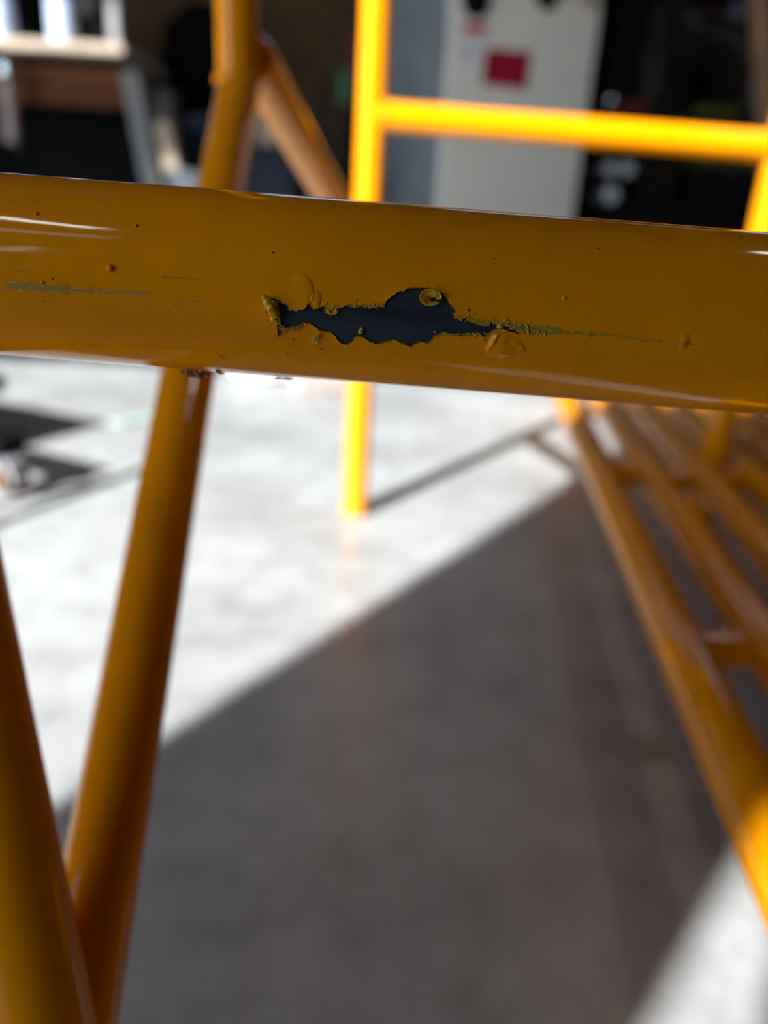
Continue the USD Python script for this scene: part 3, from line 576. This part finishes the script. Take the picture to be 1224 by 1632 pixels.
def disc(x, y, r, Y, label):
    c = at(x, y, Y); t = thing('hub_cap', label, 'hub cap', 'hub caps hanging on the shelving'); obj('hook', tube(c + np.array([0, .004, 0]), (c[0], YS + .43, c[2]), .006, 12), M['black'], t, 30); obj('dish', lathe(c, c + np.array([-.05, -.25, .02]), [(0, 0), (0, r), (.004, r), (.012, r * .8), (.02, r * .3), (.022, 0)], 32), M['charcoal'] if r < .025 else M['blue_cloth'], t, 30)
# a stack of dark tins on the lower shelf: their round bright ends face the room
def tin(x, y, r, label):
    c = at(x, y, YS - .03); c[2] = (Z1 if y > 300 else at(985, 281, YS)[2]) + r + .0003; t = thing('round_tin', label, 'tin', 'round tins on the shelving'); d = np.array([0, 1.0, 0])
    obj('body', lathe(c + d * .004, c + d * .26, [(0, 0), (0, r), (.25, r), (.25, 0)], 32), M['charcoal'], t, 30)
    obj('lid', lathe(c, c - d * .02, [(-.006, r), (0, r * .97), (.002, r * .6), (.003, 0)], 32), M['galv'], t, 30)
obj('inner_shelf', span((sx0, YS - .01, at(985, 281, YS)[2] - .012), (sx0 + .16, YS + .4, at(985, 281, YS)[2]), .002), M['black'], sh, 30)
tin(974, 310, .026, 'round tin with a pale end, lowest of the three beside the fridge')
tin(1003, 250, .022, 'round tin with a dull end, topmost of the three beside the fridge')
tin(974, 266, .020, 'round tin with a bluish end between the two others beside the fridge')
# cloth bag, bent black tube, boards at the right
YG = 2.62
bg = thing('cloth_bag', 'blue-grey cloth bag on the middle shelf at the right edge', 'bag')
p = at(1185, 150, YS + .1); n_ = trimesh.creation.icosphere(4, 1.0); n_.vertices *= (.085, .09, .13); n_.vertices *= (1 + .22 * (meshkit.fbm(n_.vertices * 14 + 5, 3, 8) - .5))[:, None]; n_.apply_translation((p[0] + .12, YS + .14, Z2 + .118))
obj('body', n_, M['blue_cloth'], bg, 60); obj('strap', pipe([(p[0] + .06, YS + .10, Z2 + .20), (p[0] + .09, YS + .08, Z2 + .29), (p[0] + .15, YS + .08, Z2 + .29), (p[0] + .18, YS + .10, Z2 + .20)], .009), M['blue_cloth'], bg, 40)
cb2 = at(1095, 40, YS + .06)
set_box('cardboard_box', 1072, 1112, 62, YS + .16, M['dark_wall'], 'dark brown cardboard box on the middle shelf behind the bent hose', 'box', Z2, d=.2)
hs = [at(1040, 150, YS + .08), at(1062, 90, YS + .06), at(1085, 48, YS + .06), at(1130, 50, YS + .06), at(1180, 62, YS + .06), at(1205, 100, YS + .06)]; hs = np.array(hs)
tt = np.linspace(0, 1, 40); hp = np.stack([np.interp(tt, np.linspace(0, 1, 6), hs[:, k]) for k in range(3)], 1)
obj('rubber_hose', pipe(hp, .018), M['charcoal'], None, 50, label='bent black rubber hose over the cardboard box on the shelf', cat='hose')
for (x, y, r, lab) in ((1109, 34, .022, 'small grey hub cap hanging high on the shelving left of the blue one'), (1180, 16, .03, 'blue-grey hub cap hanging high on the shelving at the right')): disc(x, y, r, YS - .03, lab)
p0, p1 = at(1216, 110, YG), at(1208, -60, YG); d = (p0 - p1) / (p1[2] - p0[2])
obj('wooden_plank', beam(p1 + (p1 - p0), p0 + d * p0[2] * .99, .075, .03), M['tan'], None, 30, label='reddish brown plank leaning on the shelving at the right edge', cat='plank')

# ------------------------------------------------------------------ things on the floor
# rolling trolley whose near caster peeks in at the left edge
tr = thing('rolling_trolley', 'black low trolley with amber caster wheel at the left edge of the sunlit floor', 'trolley')
wr = .022; wc = on_floor(22, 786); wc = np.array([wc[0], wc[1], wr])
wx = np.array([.80, -.6, 0]); wx /= np.linalg.norm(wx)
def caster(c):
    w = obj('caster_wheel', lathe(c - wx * .015, c + wx * .015, [(0, 0), (0, wr * .5), (.001, wr * .9), (.006, wr), (.024, wr), (.029, wr * .9), (.03, wr * .5), (.03, 0)], 36), M['wheel'], tr, 30, label='amber caster wheel')
    for s_ in (-1, 1): obj('caster_fork', beam(c + wx * .020 * s_ + np.array([0, 0, -.004]), c + wx * .020 * s_ + np.array([-.01, 0, .034]), .024, .004, .001), M['zinc'], tr, 30)
    obj('axle', tube(c - wx * .024, c + wx * .024, .005, 16), M['zinc'], tr, 30)
    obj('swivel_plate', box((.056, .056, .006), c + np.array([-.01, 0, .036]), .5, .002), M['zinc'], tr, 30)
ta = math.radians(23); tdir = np.array([math.sin(ta), math.cos(ta), 0]); tnr = np.array([tdir[1], -tdir[0], 0]); dz_ = wr + .039
caster(wc)
dcen = wc - tnr * .42 - tdir * .10; dcen[2] = 0
obj('deck', box((.44, .56, .03), (dcen[0], dcen[1], dz_ + .045), -ta, .006), M['black'], tr, 30)
a_ = wc + tnr * .012; obj('outrigger', beam((a_[0], a_[1], dz_ + .013), tuple((wc - tnr * .34)[:2]) + (dz_ + .018,), .05, .026, .004), M['black'], tr, 30)
for (u_, v_) in ((.17, -.2), (-.17, -.2), (-.17, .2)):
    c = dcen + u_ * tnr + v_ * tdir; c = np.array([c[0], c[1], wr]); caster(c)
    obj('corner_block', box((.06, .06, .034), (c[0], c[1], dz_ + .013), -ta, .003), M['black'], tr, 30)
h0, h1 = np.array([-.838, .32, .25]), np.array([-.600, .875, .25])
obj('push_handle', tube(h0, h1, .011, 20), M['zinc'], tr, 30)
for t_ in (.12, .8):
    q = h0 + (h1 - h0) * t_; obj('handle_post', tube((q[0] - .04, q[1], dz_ + .05), q, .010, 16), M['zinc'], tr, 30)
# scrap of board on the floor beyond the post, aqua strip as a painted floor reflection
s0, s1 = on_floor(468, 622), on_floor(545, 622)
obj('wood_scrap', beam(np.array([s0[0], s0[1], .02]), np.array([s1[0], s1[1] + .02, .02]),   .09, .035), M['pinkish'], None, 30, label='short brown board scrap lying on the floor behind the rail', cat='scrap')
p = on_floor(450, 612); obj('rag', (lambda m: (m.apply_scale((.09, .06, .025)), m.apply_translation((p[0] - .06, p[1] + .06, .022)), m)[2])(trimesh.creation.icosphere(3, 1.0)), M['white'], None, 40, label='crumpled white rag on the floor beside the board scrap', cat='rag')
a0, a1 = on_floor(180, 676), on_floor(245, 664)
obj('teal_reflection', beam(np.array([a0[0], a0[1], .003]), np.array([a1[0], a1[1], .003]), .05, .004, .001), M['aqua'], None, 30, label='pale aqua strip standing for a teal reflection on the floor at the left', cat='strip')
m0 = on_floor(60, 588); obj('floor_shade', box((1.2, .5, .012), (m0[0] - .62, m0[1] + .27, .006), .12, .004), M['black'], None, False, label='black sheet standing for shade on the floor in front of the workbench', cat='mat')  # thin dark sheet in place of a shaded corner of the floor
